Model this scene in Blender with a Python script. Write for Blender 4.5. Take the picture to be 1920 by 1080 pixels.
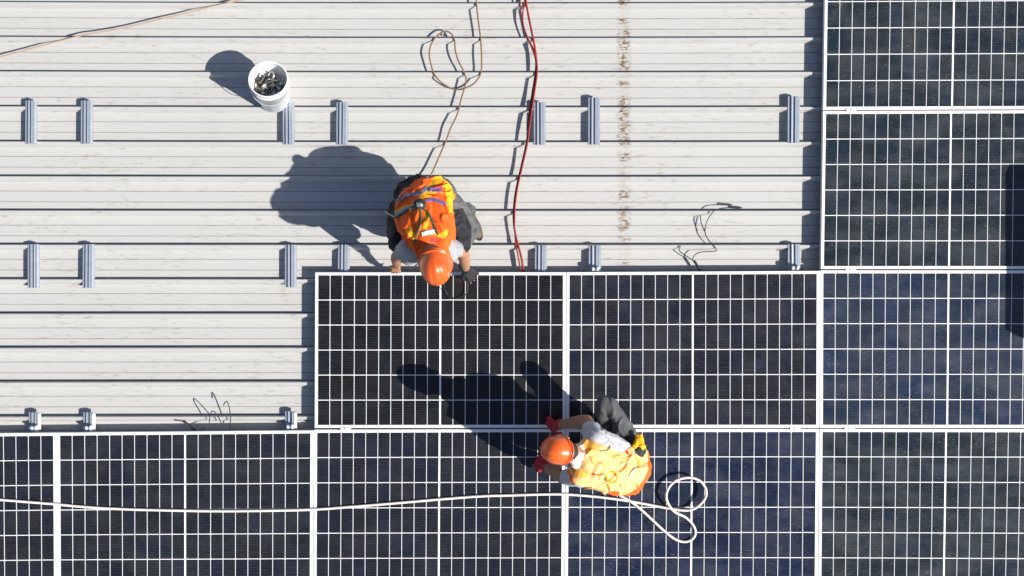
import bpy, bmesh, math, random
import numpy as np
from mathutils import Vector, Matrix, Quaternion, noise
from mathutils.bvhtree import BVHTree
random.seed(7)
for o in list(bpy.data.objects): bpy.data.objects.remove(o)
scene = bpy.context.scene
col = scene.collection

# ------------------------------------------------------------ camera, sky, sun
H = 8.0            # camera height over the roof pans, metres
F = 2200.0         # focal length in pixels of a 1920 wide frame
cam = bpy.data.cameras.new('camera'); camo = bpy.data.objects.new('camera', cam); col.objects.link(camo)
camo.location = (0, 0, H); camo.rotation_euler = (0, 0, 0)
cam.sensor_width = 36; cam.lens = F/1920*36; cam.clip_end = 200
scene.camera = camo
SUN = Vector((-1.1, 0.45, -1.0)).normalized()
sl = bpy.data.lights.new('sun', 'SUN'); sl.energy = 5.0; sl.angle = math.radians(0.5); sl.color = (1, .955, .89)
so = bpy.data.objects.new('sun', sl); col.objects.link(so); so.rotation_euler = SUN.to_track_quat('-Z', 'Y').to_euler()
so.location = (6, -3, 9)
w = bpy.data.worlds.new('World'); scene.world = w; w.use_nodes = True
nt = w.node_tree; bg = nt.nodes['Background']
sky = nt.nodes.new('ShaderNodeTexSky'); sky.sky_type = 'NISHITA'; sky.sun_disc = False; sky.ozone_density = 2.6
sky.sun_elevation = math.asin(-SUN.z); sky.sun_rotation = math.atan2(-SUN.x, -SUN.y)
nt.links.new(sky.outputs[0], bg.inputs[0]); bg.inputs[1].default_value = 0.066
vs = scene.view_settings; vs.view_transform = 'Standard'; vs.look = 'None'; vs.exposure = 0.48; vs.gamma = 1

def P(px, py, z=0.0):
    """point at height z seen at photo position px, py (1920x1080)"""
    k = (H-z)/F
    return Vector(((px-960)*k, (540-py)*k, z))

# ------------------------------------------------------------ helpers
def link(name, me, mats=(), parent=None, smooth=False):
    o = bpy.data.objects.new(name, me); col.objects.link(o)
    for m in mats: me.materials.append(m)
    if parent: o.parent = parent
    if smooth:
        me.polygons.foreach_set('use_smooth', [True]*len(me.polygons))
    return o
def from_bm(name, bm, mats=(), parent=None, smooth=False, origin=None):
    if origin is not None: bmesh.ops.translate(bm, verts=bm.verts, vec=-Vector(origin))
    me = bpy.data.meshes.new(name); bm.to_mesh(me); bm.free()
    o = link(name, me, mats, parent, smooth)
    if origin is not None: o.location = origin
    return o
def tag(o, label=None, cat=None, group=None, kind=None):
    if label: o['label'] = label
    if cat: o['category'] = cat
    if group: o['group'] = group
    if kind: o['kind'] = kind
    return o
def empty(name, loc):
    o = bpy.data.objects.new(name, None); col.objects.link(o); o.location = loc; o.empty_display_size = .1
    return o
def adopt(child, parent):
    """child is built in world coordinates; parent carries only a location"""
    child.parent = parent; child.location = child.location-parent.location
    return child
def box(bm, x0, x1, y0, y1, z0, z1, mat=0):
    v = [bm.verts.new(p) for p in ((x0,y0,z0),(x1,y0,z0),(x1,y1,z0),(x0,y1,z0),(x0,y0,z1),(x1,y0,z1),(x1,y1,z1),(x0,y1,z1))]
    for f in ((3,2,1,0),(4,5,6,7),(0,1,5,4),(1,2,6,5),(2,3,7,6),(3,0,4,7)):
        bm.faces.new([v[i] for i in f]).material_index = mat
    return v
def catmull(pts, step=0.012):
    pts = [Vector(p) for p in pts]; out = []
    q = [pts[0]*2-pts[1]]+pts+[pts[-1]*2-pts[-2]]
    for i in range(1, len(q)-2):
        a, b, c, d = q[i-1:i+3]; n = max(2, int((c-b).length/step))
        for k in range(n):
            t = k/n
            out.append(.5*((2*b)+(c-a)*t+(2*a-5*b+4*c-d)*t*t+(3*b-a-3*c+d)*t**3))
    out.append(pts[-1]); return out
def tube(bm, path, r, seg=8, mat=0, r1=None):
    rings = []; up = Vector((0,0,1)); n = len(path)
    for i, p in enumerate(path):
        d = (path[min(i+1,n-1)]-path[max(i-1,0)])
        if d.length < 1e-9: d = Vector((1,0,0))
        d.normalize(); s = d.cross(up)
        if s.length < .05: s = d.cross(Vector((0,1,0)))
        s.normalize(); u = s.cross(d)
        rr = r if r1 is None else r+(r1-r)*i/(n-1)
        rings.append([bm.verts.new(p+(s*math.cos(a)+u*math.sin(a))*rr) for a in [2*math.pi*k/seg for k in range(seg)]])
    for a, b in zip(rings, rings[1:]):
        for k in range(seg):
            f = bm.faces.new((a[k], a[(k+1)%seg], b[(k+1)%seg], b[k])); f.material_index = mat; f.smooth = True
    bm.faces.new(rings[0]).material_index = mat; bm.faces.new(rings[-1][::-1]).material_index = mat

# ------------------------------------------------------------ materials
def new_mat(name):
    m = bpy.data.materials.new(name); m.use_nodes = True
    n = m.node_tree; b = n.nodes['Principled BSDF']; return m, n, b
def L(n, a, b): n.links.new(a, b)
def nd(n, t, **kw):
    x = n.nodes.new(t)
    for k, v in kw.items(): setattr(x, k, v)
    return x
def mapped(n, scale, kind='Object'):
    tc = nd(n, 'ShaderNodeTexCoord'); mp = nd(n, 'ShaderNodeMapping'); mp.inputs['Scale'].default_value = scale
    L(n, tc.outputs[kind], mp.inputs[0]); return mp
def noise_n(n, scale3, sc, detail=4, rough=.55):
    mp = mapped(n, scale3); t = nd(n, 'ShaderNodeTexNoise'); t.inputs['Scale'].default_value = sc
    t.inputs['Detail'].default_value = detail; t.inputs['Roughness'].default_value = rough
    L(n, mp.outputs[0], t.inputs['Vector']); return t
def ramp(n, src, stops):
    r = nd(n, 'ShaderNodeValToRGB'); e = r.color_ramp.elements
    while len(e) < len(stops): e.new(.5)
    for el, (p, c) in zip(e, stops):
        el.position = p; el.color = (c if len(c) == 4 else (*c, 1)) if hasattr(c, '__len__') else (c, c, c, 1)
    L(n, src, r.inputs[0]); return r
def mixc(n, fac, a, b, mode='MIX'):
    m = nd(n, 'ShaderNodeMix', data_type='RGBA', blend_type=mode)
    for sock, v in ((0, fac), (6, a), (7, b)):
        if hasattr(v, 'node'): L(n, v, m.inputs[sock])
        elif sock == 0: m.inputs[0].default_value = v
        else: m.inputs[sock].default_value = (*v, 1)
    return m.outputs[2]
def mathn(n, op, a, b=0.0, c=None):
    m = nd(n, 'ShaderNodeMath', operation=op)
    for i, v in enumerate((a, b) if c is None else (a, b, c)):
        if hasattr(v, 'node'): L(n, v, m.inputs[i])
        else: m.inputs[i].default_value = v
    return m.outputs[0]
def bump(n, b, h, strength=.3, dist=.002):
    x = nd(n, 'ShaderNodeBump'); x.inputs['Strength'].default_value = strength; x.inputs['Distance'].default_value = dist
    L(n, h, x.inputs['Height']); L(n, x.outputs[0], b.inputs['Normal'])
def simple(name, c, rough=.5, metal=0., var=.12, sc=30, bs=.2, bd=.001, coat=0.):
    m, n, b = new_mat(name)
    t = noise_n(n, (1,1,1), sc)
    r = ramp(n, t.outputs[0], [(.3, [v*(1-var) for v in c]), (.7, [min(1, v*(1+var)) for v in c])])
    L(n, r.outputs[0], b.inputs['Base Color'])
    b.inputs['Roughness'].default_value = rough; b.inputs['Metallic'].default_value = metal
    b.inputs['Coat Weight'].default_value = coat
    if bs: bump(n, b, t.outputs[0], bs, bd)
    return m

def roof_material():
    m, n, b = new_mat('painted_roof_sheet')
    fine = noise_n(n, (3, 45, 1), 1.0, 5, .6)          # long faint streaks along the sheet
    basec = ramp(n, fine.outputs[0], [(.3, (.474,.470,.452)), (.62, (.490,.486,.468))]).outputs[0]
    big = noise_n(n, (.5, 1.2, 1), 1.1, 3)
    basec = mixc(n, mathn(n, 'MULTIPLY', ramp(n, big.outputs[0], [(.35, 0), (.7, 1)]).outputs[0], .35), basec, (.545,.542,.528))
    # brown dirt flecks
    d1 = noise_n(n, (7, 30, 1), 1.6, 6, .7); d2 = noise_n(n, (1.2, 3.0, 1), 1.3, 2)
    dm = mathn(n, 'MULTIPLY', ramp(n, d1.outputs[0], [(.54, 0), (.66, 1)]).outputs[0], ramp(n, d2.outputs[0], [(.42, 0), (.60, 1)]).outputs[0])
    basec = mixc(n, mathn(n, 'MULTIPLY', dm, .6), basec, (.27,.215,.14))
    d3 = noise_n(n, (60, 110, 1), 1.0, 3, .6)
    basec = mixc(n, mathn(n, 'MULTIPLY', ramp(n, d3.outputs[0], [(.715, 0), (.745, 1)]).outputs[0], .7), basec, (.12,.09,.05))
    # rust at the sheet lap, x = 0.765
    tc = nd(n, 'ShaderNodeTexCoord'); sx = nd(n, 'ShaderNodeSeparateXYZ'); L(n, tc.outputs['Object'], sx.inputs[0])
    wob = noise_n(n, (0, 14, 1), 1.0, 2)
    ax = mathn(n, 'ABSOLUTE', mathn(n, 'SUBTRACT', sx.outputs[0], mathn(n, 'MULTIPLY_ADD', wob.outputs[0], .05, .738)))
    band = ramp(n, ax, [(.018, 1), (.055, 0)]).outputs[0]
    rn = noise_n(n, (26, 62, 1), 1.0, 5, .72); rb = noise_n(n, (1, 13, 1), 1.0, 1)
    rm = mathn(n, 'MULTIPLY', band, mathn(n, 'MULTIPLY', ramp(n, rn.outputs[0], [(.46, 0), (.56, 1)]).outputs[0], ramp(n, rb.outputs[0], [(.44, .12), (.52, 1)]).outputs[0]))
    yhi = ramp(n, mathn(n, 'MULTIPLY_ADD', sx.outputs[1], .25, .5), [(.50, .75), (.60, 1)]).outputs[0]
    basec = mixc(n, mathn(n, 'MULTIPLY', rm, yhi), basec, (.15,.068,.012))
    haze_b = mathn(n, 'MULTIPLY', band, .10)
    basec = mixc(n, haze_b, basec, (.38,.35,.29))
    # dirty creases, flagged per face through the 'crease' attribute
    at = nd(n, 'ShaderNodeAttribute', attribute_name='crease')
    cn = noise_n(n, (6, 3, 1), 1.2, 5, .7)
    basec = mixc(n, mathn(n, 'MULTIPLY', at.outputs['Fac'], ramp(n, cn.outputs[0], [(.25, .35), (.7, .95)]).outputs[0]), basec, (.20,.15,.115))
    L(n, basec, b.inputs['Base Color'])
    b.inputs['Roughness'].default_value = .45
    wv = noise_n(n, (1.0, 2.5, 1), 1.6, 2); bump(n, b, wv.outputs[0], .25, .01)
    return m
M_roof = roof_material()

def cell_material():
    m, n, b = new_mat('solar_cell')
    geo = nd(n, 'ShaderNodeNewGeometry'); oi = nd(n, 'ShaderNodeObjectInfo')
    c = ramp(n, geo.outputs['Random Per Island'], [(0, (.80,.82,.85)), (.28, (1.0,1.05,.98)), (.5, (1.12,1.0,.90)), (.75, (.85,.93,1.12)), (1, (1.05,1.12,1.28))]).outputs[0]
    c = mixc(n, 1.0, oi.outputs['Color'], c, 'MULTIPLY')
    tc = nd(n, 'ShaderNodeTexCoord'); sx = nd(n, 'ShaderNodeSeparateXYZ'); L(n, tc.outputs['Object'], sx.inputs[0])
    # fingers / busbars along x
    s = mathn(n, 'ABSOLUTE', mathn(n, 'SINE', mathn(n, 'MULTIPLY', sx.outputs[1], math.pi/.0171)))
    ln = ramp(n, s, [(.0, 1), (.32, 0)]).outputs[0]
    adv = nd(n, 'ShaderNodeVectorMath', operation='ADD'); L(n, tc.outputs['Object'], adv.inputs[0])
    om = nd(n, 'ShaderNodeVectorMath', operation='SCALE'); L(n, oi.outputs['Location'], om.inputs[0]); om.inputs['Scale'].default_value = 1.7
    L(n, om.outputs[0], adv.inputs[1])
    def nz(sc3, det, rg):
        mp = nd(n, 'ShaderNodeMapping'); mp.inputs['Scale'].default_value = sc3; L(n, adv.outputs[0], mp.inputs[0])
        t = nd(n, 'ShaderNodeTexNoise'); t.inputs['Scale'].default_value = 1; t.inputs['Detail'].default_value = det; t.inputs['Roughness'].default_value = rg
        L(n, mp.outputs[0], t.inputs['Vector']); return t.outputs[0]
    brk = nz((25, 60, 1), 3, .6)
    lnm = mathn(n, 'MULTIPLY', ln, ramp(n, brk, [(.38, .04), (.72, .75)]).outputs[0])
    c = mixc(n, lnm, c, (.10,.105,.115))
    # dust: fine horizontal ticks in patches (stronger where alpha of object colour says so)
    dust = mathn(n, 'MULTIPLY', ramp(n, nz((34, 190, 1), 2, .6), [(.58, 0), (.78, 1)]).outputs[0], ramp(n, nz((8, 4, 1), 4, .7), [(.46, 0), (.66, 1)]).outputs[0])
    dust = mathn(n, 'MULTIPLY', dust, mathn(n, 'MULTIPLY', oi.outputs['Alpha'], .55))
    c = mixc(n, dust, c, (.42,.42,.36))
    film = mathn(n, 'MULTIPLY', ramp(n, nz((3, 6, 1), 4, .65), [(.4, 0), (.8, 1)]).outputs[0], mathn(n, 'MULTIPLY', oi.outputs['Alpha'], .20))
    c = mixc(n, film, c, (.25,.26,.27))
    L(n, c, b.inputs['Base Color'])
    b.inputs['Roughness'].default_value = .16; b.inputs['IOR'].default_value = 1.45
    bump(n, b, nz((2.2, 2.2, 1), 2, .5), .15, .003)
    return m
M_cell = cell_material()
M_sheet = simple('white_backsheet', (.93,.93,.93), .35, 0, .03, 8, 0)
M_frame = simple('silver_frame', (.94,.94,.95), .42, .15, .03, 12, .1, .0005)
M_alu = simple('rail_aluminium', (.46,.51,.57), .32, .45, .06, 20, .15, .0005)
M_clamp = simple('clamp_aluminium', (.82,.83,.85), .35, .35, .05, 40, .1)
M_steel = simple('dark_screw', (.05,.055,.075), .5, .4, .2, 80, 0)
M_bucket = simple('bucket_plastic', (.80,.80,.81), .38, 0, .03, 9, .1)
M_scrap = simple('galvanised_clamp', (.62,.61,.55), .33, .8, .3, 50, .3)
M_scrap2 = simple('tarnished_clamp', (.15,.145,.125), .45, .6, .4, 40, .3)
M_red = simple('red_cable', (.27,.022,.018), .42, 0, .3, 40, .2)
M_redd = simple('dark_red_cable', (.16,.02,.02), .5, 0, .3, 40, .2)
M_black = simple('black_rubber', (.018,.018,.022), .5, 0, .3, 60, .2)
M_wire = simple('black_wire', (.022,.02,.03), .45, 0, .3, 60, .1)
def rope_mat(name, a, bcol, sc=260):
    m, n, b = new_mat(name)
    t = noise_n(n, (1,1,1), sc, 2); r = ramp(n, t.outputs[0], [(.35, a), (.65, bcol)])
    L(n, r.outputs[0], b.inputs['Base Color']); b.inputs['Roughness'].default_value = .85; bump(n, b, t.outputs[0], .6, .002)
    return m
M_rope = rope_mat('brown_rope', (.13,.068,.032), (.30,.165,.08))
M_ropew = rope_mat('cream_rope', (.68,.58,.50), (.95,.88,.82))
M_ropet = rope_mat('tan_rope', (.33,.20,.12), (.58,.40,.27))

# ------------------------------------------------------------ roof
R = 0.042          # rib height
RIBS = [4.5, 69.5, 134, 199.5, 265, 330, 394, 458, 522.5, 587, 651, 715, 779.5]
while RIBS[0] > -1300: RIBS.insert(0, RIBS[0]-65)
while RIBS[-1] < 2300: RIBS.append(RIBS[-1]+64.6)
def rib_y(y0, x):  # slight bow of the laid sheets
    k = min(2.2, abs((x-900)/960)); return y0-3.0*(540-y0)/540*min(1.5, k*k)*(1 if -200 < y0 < 1280 else .3)
def build_roof():
    bm = bmesh.new(); cl = bm.faces.layers.float.new('tmp')
    xs = [-2600+150*i for i in range(47)]
    prof = [(.0105, 0, 0), (.0095, -.014, 0), (.0050, -.014, 0), (.0030, R*.55, 0), (-.0005, R*.93, 0), (-.0035, R, 0), (-.016, R, 0), (-.019, R*.96, 0), (-.036, .0005, 0)]
    def crease(d): return [(-d, 0, 0), (-d-.0014, -.0018, 1), (-d-.0032, -.0018, 1), (-d-.0046, 0, 1)]
    prof += crease(.095)+crease(.168)
    rows = []
    for y0 in RIBS:
        for dy, z, c in prof:
            row = []
            for x in xs:
                p = P(x, rib_y(y0, x)+1.2, R); row.append(bm.verts.new((P(x, 0, 0).x, p.y+dy, z)))
            rows.append((row, c))
    for (a, ca), (b_, cb) in zip(rows, rows[1:]):
        for i in range(len(xs)-1):
            f = bm.faces.new((a[i], b_[i], b_[i+1], a[i+1])); f[cl] = float(cb)
    vals = None
    bmesh.ops.recalc_face_normals(bm, faces=bm.faces); bm.faces.ensure_lookup_table()
    if bm.faces[0].normal.z < 0: bmesh.ops.reverse_faces(bm, faces=bm.faces)
    vals = [f[cl] for f in bm.faces]; bm.faces.layers.float.remove(cl)
    o = from_bm('roof', bm, [M_roof])
    at = o.data.attributes.new('crease', 'FLOAT', 'FACE'); at.data.foreach_set('value', vals)
    tag(o, kind='structure'); return o
roof = build_roof()
tag(roof, 'white ribbed metal roof sheeting with fine brown creases and rust along its lap')
def screw(px, py):
    bm = bmesh.new(); c = P(px, py, R*.5)
    m = Matrix.Translation(c)
    bmesh.ops.create_cone(bm, cap_ends=True, segments=10, radius1=.008, radius2=.008, depth=.003, matrix=m)
    bmesh.ops.create_cone(bm, cap_ends=True, segments=6, radius1=.0048, radius2=.0042, depth=.009, matrix=Matrix.Translation(c+Vector((0,0,.005))))
    return from_bm('screw', bm, [M_steel], roof)
for s in ((297,205),(588,74),(593,206),(877,207),(1443,203),(1166,208),(8,202),(302,464),(595,464),(1159,463),(9,464),(299,721),(10,722),(390,786),(833,66),(1463,470),(1175,6)):
    screw(*s)
for s in ((50,533),(152,533)): screw(*s)

# ------------------------------------------------------------ solar panels
PT = 0.10; PB = 0.065      # top and underside of the panel frames
def quad_map(c, z):
    w4 = [P(x, y, z) for x, y in c]      # TL TR BR BL
    def f(u, v):                          # u right, v down, 0..1
        return (w4[0]*(1-u)+w4[1]*u)*(1-v)+(w4[3]*(1-u)+w4[2]*u)*v
    return f
def panel(corners, label, tint, dust):
    fm = quad_map(corners, PT); cen = fm(.5, .5); cen.z = 0
    def V(u, v, z): p = fm(u, v); return Vector((p.x, p.y, z))-cen
    root = empty('solar_panel', cen); tag(root, label, 'solar panel', 'solar panels fixed over the roof')
    wdt = (fm(1,.5)-fm(0,.5)).length; hgt = (fm(.5,1)-fm(.5,0)).length
    fu = .0205/wdt; fv = .0200/hgt
    # frame
    bm = bmesh.new()
    gu, gv = .0009/wdt, .0009/hgt
    lo = [(gu,gv),(1-gu,gv),(1-gu,1-gv),(gu,1-gv)]; li = [(fu,fv),(1-fu,fv),(1-fu,1-fv),(fu,1-fv)]
    def ring(c, z): return [bm.verts.new(V(u, v, z)) for u, v in c]
    bu, bv = .0022/wdt, .0022/hgt
    ob = ring(lo, PB); ot0 = ring(lo, PT-.002); ot = ring([(gu+bu,gv+bv),(1-gu-bu,gv+bv),(1-gu-bu,1-gv-bv),(gu+bu,1-gv-bv)], PT)
    it = ring(li, PT); ib = ring(li, PB)
    for a, b_ in ((ob, ot0), (ot0, ot), (ot, it), (it, ib), (ib, ob)):
        for k in range(4): bm.faces.new((a[k], a[(k+1)%4], b_[(k+1)%4], b_[k]))
    bmesh.ops.recalc_face_normals(bm, faces=bm.faces)
    from_bm('frame', bm, [M_frame], root)
    # laminate: white sheet with 120 half cells lying on it
    bm = bmesh.new(); zs = PT-.0045; zc = zs+.0009
    e = .0004
    s0 = [bm.verts.new(V(u, v, zs)) for u, v in ((fu+e,fv+e),(1-fu-e,fv+e),(1-fu-e,1-fv-e),(fu+e,1-fv-e))]
    s1 = [bm.verts.new(V(u, v, zs-.004)) for u, v in ((fu+e,fv+e),(1-fu-e,fv+e),(1-fu-e,1-fv-e),(fu+e,1-fv-e))]
    bm.faces.new(s0[::-1]); bm.faces.new(s1)
    for k in range(4): bm.faces.new((s0[k], s0[(k+1)%4], s1[(k+1)%4], s1[k]))
    mu = (.0225)/wdt; mv = .0212/hgt; cg = .0125/wdt
    half = (1-2*mu-cg)/2; gx = .0043/wdt; gy = .0052/hgt; cx = (half-9*gx)/10; cy = (1-2*mv-5*gy)/6
    for hf in (0, 1):
        for i in range(10):
            u0 = mu+hf*(half+cg)+i*(cx+gx)
            for j in range(6):
                v0 = mv+j*(cy+gy); ch = .004; a, b_ = ch/wdt, ch/hgt
                side = (i%2) ^ hf
                pts = [(u0+a, v0), (u0+cx, v0), (u0+cx, v0+cy), (u0+a, v0+cy), (u0, v0+cy-b_), (u0, v0+b_)] if side else \
                      [(u0, v0), (u0+cx-a, v0), (u0+cx, v0+b_), (u0+cx, v0+cy-b_), (u0+cx-a, v0+cy), (u0, v0+cy)]
                f = bm.faces.new([bm.verts.new(V(u, v, zc)) for u, v in pts][::-1]); f.material_index = 1
    g = from_bm('cell_sheet', bm, [M_sheet, M_cell], root); g.color = (*tint, dust)
    return root
K = (.0105,.0100,.0115); B_ = (.0085,.015,.036); T = (.012,.020,.026); S = (.015,.025,.046)  # per-panel tints; the bluer right-hand ones carry sky reflection in their colour
panel([(1547.5,-101),(2035,-104),(2028,204),(1543,205.9)], 'topmost panel of the right hand column, cut off by the top edge of the photo', T, 1)
panel([(1543,207.8),(2025,206),(2021,504.6),(1538.7,504.6)], 'panel second from the top in the right hand column, beside the bare roof', T, 1)
panel([(590.5,510.4),(1061.4,510.2),(1060.8,802.2),(589.5,802.6)], 'black panel whose upper edge the stooping worker in the dark trousers holds', K, .25)
panel([(1061.8,510.2),(1537.2,507.6),(1536.4,802.2),(1061.2,802.2)], 'panel in the middle row between the shadowed black panel and the bluish right hand panel', (.0125,.0135,.020), .5)
panel([(1537.8,506.6),(2021,506.8),(2016,802.4),(1537,802.2)], 'dusty bluish panel at the right end of the middle row', S, 1)
panel([(-377,816.5),(105.3,811.2),(107,1102),(-370,1107)], 'panel in the bottom left corner, mostly outside the photo', (.0125,.014,.021), .35)
panel([(105.9,811.2),(587.8,806.8),(586.5,1100),(107.6,1102)], 'second panel of the bottom row, below the three short rails in a line', (.0125,.0145,.020), .4)
panel([(588.4,805.8),(1060.0,804.4),(1058,1098.5),(587.1,1100)], 'bottom row panel crossed by the cream rope, just left of the kneeling worker', (.0125,.014,.021), .3)
panel([(1060.6,804.4),(1535.8,804.2),(1533.3,1098.5),(1058.6,1098.5)], 'deep blue bottom row panel that the worker in the pale vest kneels over', B_, .9)
panel([(1536.4,804.2),(2013,804.6),(2006,1101),(1534,1098.5)], 'grey blue panel in the bottom right corner', (.0115,.019,.025), 1)

# ------------------------------------------------------------ short mounting rails
def rail(px0, px1, py0, py1, label):
    x0, x1 = P(px0, 0, R).x, P(px1, 0, R).x; y1, y0 = P(0, py0, R).y, P(0, py1, R).y
    c = Vector(((x0+x1)/2, (y0+y1)/2, R)); wd = (x1-x0)
    s = wd/.08; zt = PB-R-.002
    pr = [(-.040,.0015),(-.040,.0035),(-.0185,.0035),(-.0180,.015),(-.0060,.013),(-.0050,.009),(.0030,.009),(.0060,zt),(.0110,zt),(.0120,zt-.001),(.0180,zt-.001),(.0190,zt),(.0290,zt),(.0310,.0035),(.040,.0035),(.040,.0015)]
    ring2 = pr   # closed along the underside
    bm = bmesh.new()
    ends = [[bm.verts.new((x*s, y, z)) for x, z in ring2] for y in ((y0-y1)/2, (y1-y0)/2)]
    n = len(ring2)
    for k in range(n): bm.faces.new((ends[0][k], ends[1][k], ends[1][(k+1)%n], ends[0][(k+1)%n]))
    bmesh.ops.triangle_fill(bm, edges=[bm.edges.get((ends[0][k], ends[0][(k+1)%n])) for k in range(n)])
    bmesh.ops.triangle_fill(bm, edges=[bm.edges.get((ends[1][k], ends[1][(k+1)%n])) for k in range(n)])
    bmesh.ops.recalc_face_normals(bm, faces=bm.faces)
    root = empty('mounting_rail', c); root.rotation_euler.z = math.radians(random.uniform(-.5, .5))
    tag(root, label, 'mounting rail', 'short aluminium mounting rails on the roof ribs')
    from_bm('channel', bm, [M_alu], root)
    for sy in (-1, 1):
        for sx in (-.034, .034):
            b2 = bmesh.new(); cc = Vector((sx*s, sy*((y1-y0)/2-.035), .005))
            bmesh.ops.create_cone(b2, cap_ends=True, segments=6, radius1=.0042, radius2=.0038, depth=.005, matrix=Matrix.Translation(cc))
            from_bm('rail_screw', b2, [M_alu], root)
    return root
rail(48,70,189,270, 'leftmost rail of the upper row, near the left edge of the roof in view')
rail(152,175,189,270, 'second rail from the left in the upper row, left of the white bucket')
rail(530.5,552.5,192,271, 'rail half hidden under the white bucket')
rail(631,653,192,271.5, 'rail in the upper row just right of the white bucket, above the big shadow')
rail(1001,1023,192,272, 'rail in the upper row touching the red cable')
rail(1103,1125,183,271.5, 'rail in the upper row between the red cable and the rust streak')
rail(1477,1499,181,268.5, 'rail in the upper row beside the right hand column of panels')
rail(52.5,75,458,540, 'leftmost rail of the middle row')
rail(155.5,178,458,540, 'second rail from the left in the middle row')
rail(534.5,556.5,459,539, 'rail in the middle row just outside the corner of the black panel')
rail(634,656,459,525, 'rail in the middle row left of the stooping worker, its end under the panel')
rail(1003,1025.5,460,526, 'rail in the middle row just right of the lower end of the red cable')
rail(1104,1127,460,526, 'rail in the middle row between the red cable and the thin black wires')
rail(1477.5,1500,458,526, 'rail in the middle row in the corner where two panels meet')
rail(54.5,76.5,773,835, 'leftmost rail of the lowest row')
rail(156.5,179.5,773,835, 'middle rail of the three in the lowest row')
rail(535,556.5,771,833, 'rail in the lowest row beside the black panel')

# ------------------------------------------------------------ clamps
def mid_clamp(px, py, label, wpx=20, hpx=6.5):
    c = P(px, py, PT+.003); w2 = wpx/2*7.9/F; h2 = hpx/2*7.9/F
    bm = bmesh.new()
    box(bm, -w2, w2, -h2, h2, -.0020, .0015)
    box(bm, -w2, w2, -.0022, .0022, -.03, -.0020)
    bmesh.ops.bevel(bm, geom=[e for e in bm.edges if abs(e.verts[0].co.z-e.verts[1].co.z) < 1e-6 and e.verts[0].co.z > .001], offset=.0007, segments=1, affect='EDGES')
    root = empty('panel_clamp', c); tag(root, label, 'panel clamp', 'clamps joining the panel frames')
    from_bm('clamp_body', bm, [M_clamp], root)
    b2 = bmesh.new(); bmesh.ops.create_cone(b2, cap_ends=True, segments=12, radius1=.0055, radius2=.005, depth=.004, matrix=Matrix.Translation((0,0,.0036)))
    from_bm('bolt', b2, [M_clamp], root)
mid_clamp(1596,206.4, 'white clamp between the two uppermost panels of the right hand column')
mid_clamp(1595,506, 'white clamp between the right hand column panel and the bluish panel under it')
mid_clamp(1491,803.6, 'white clamp left of the panel joint, below the middle row')
mid_clamp(1593,803.8, 'rightmost white clamp along the lower panel joint')
mid_clamp(648,803.8, 'clamp below the left part of the black panel', 20, 6)
def end_clamp(px, py, label):
    c = P(px, py, PB-.003)
    bm = bmesh.new()
    box(bm, -.024, -.004, -.014, .010, 0, .026); box(bm, .006, .022, -.014, .014, 0, .032); box(bm, -.004, .006, -.012, .006, 0, .016)
    box(bm, .020, .030, -.004, .016, 0, .028)
    bmesh.ops.bevel(bm, geom=list(bm.edges), offset=.0035, segments=2, affect='EDGES')
    root = empty('end_clamp', c); tag(root, label, 'end clamp', 'end clamps at the panel edges')
    from_bm('clamp_body', bm, [M_clamp], root)
    b2 = bmesh.new(); bmesh.ops.create_cone(b2, cap_ends=True, segments=10, radius1=.006, radius2=.006, depth=.006, matrix=Matrix.Translation((.014,0,.035)))
    from_bm('bolt', b2, [M_clamp], root)
end_clamp(1116,504, 'end clamp on the rail between the red cable and the thin black wires')
end_clamp(1490,502, 'end clamp in the corner where two panels meet')
end_clamp(66,801, 'leftmost end clamp of the lowest rails')
end_clamp(168,801, 'end clamp on the middle rail of the lowest row')
end_clamp(545,799, 'end clamp on the rail beside the black panel')
def upper_rail(px0, px1, py0, py1):   # bright second piece on the lowest rails
    bm = bmesh.new(); a = P(px0, py1, PB); b_ = P(px1, py0, PB); c = (a+b_)/2
    w2 = (b_.x-a.x)/2; h2 = (b_.y-a.y)/2
    box(bm, -w2, w2, -h2, h2, 0, .006); box(bm, -w2*.3, w2*.3, -h2*.9, h2*.9, .006, .012)
    bmesh.ops.bevel(bm, geom=list(bm.edges), offset=.0015, segments=1, affect='EDGES')
    return bm, c
for (a, lab) in (((69,77,775,805), 'flat metal joining plate lying on the leftmost rail of the lowest row'), ((170,179,775,805), 'flat metal joining plate lying on the middle rail of the lowest row'), ((548,557,773,803), 'flat metal joining plate lying on the lowest rail beside the black panel')):
    bm, c = upper_rail(*a); o = from_bm('joining_plate', bm, [M_clamp]); o.location = c
    tag(o, lab, 'metal plate', 'joining plates on the lowest rails')

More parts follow.
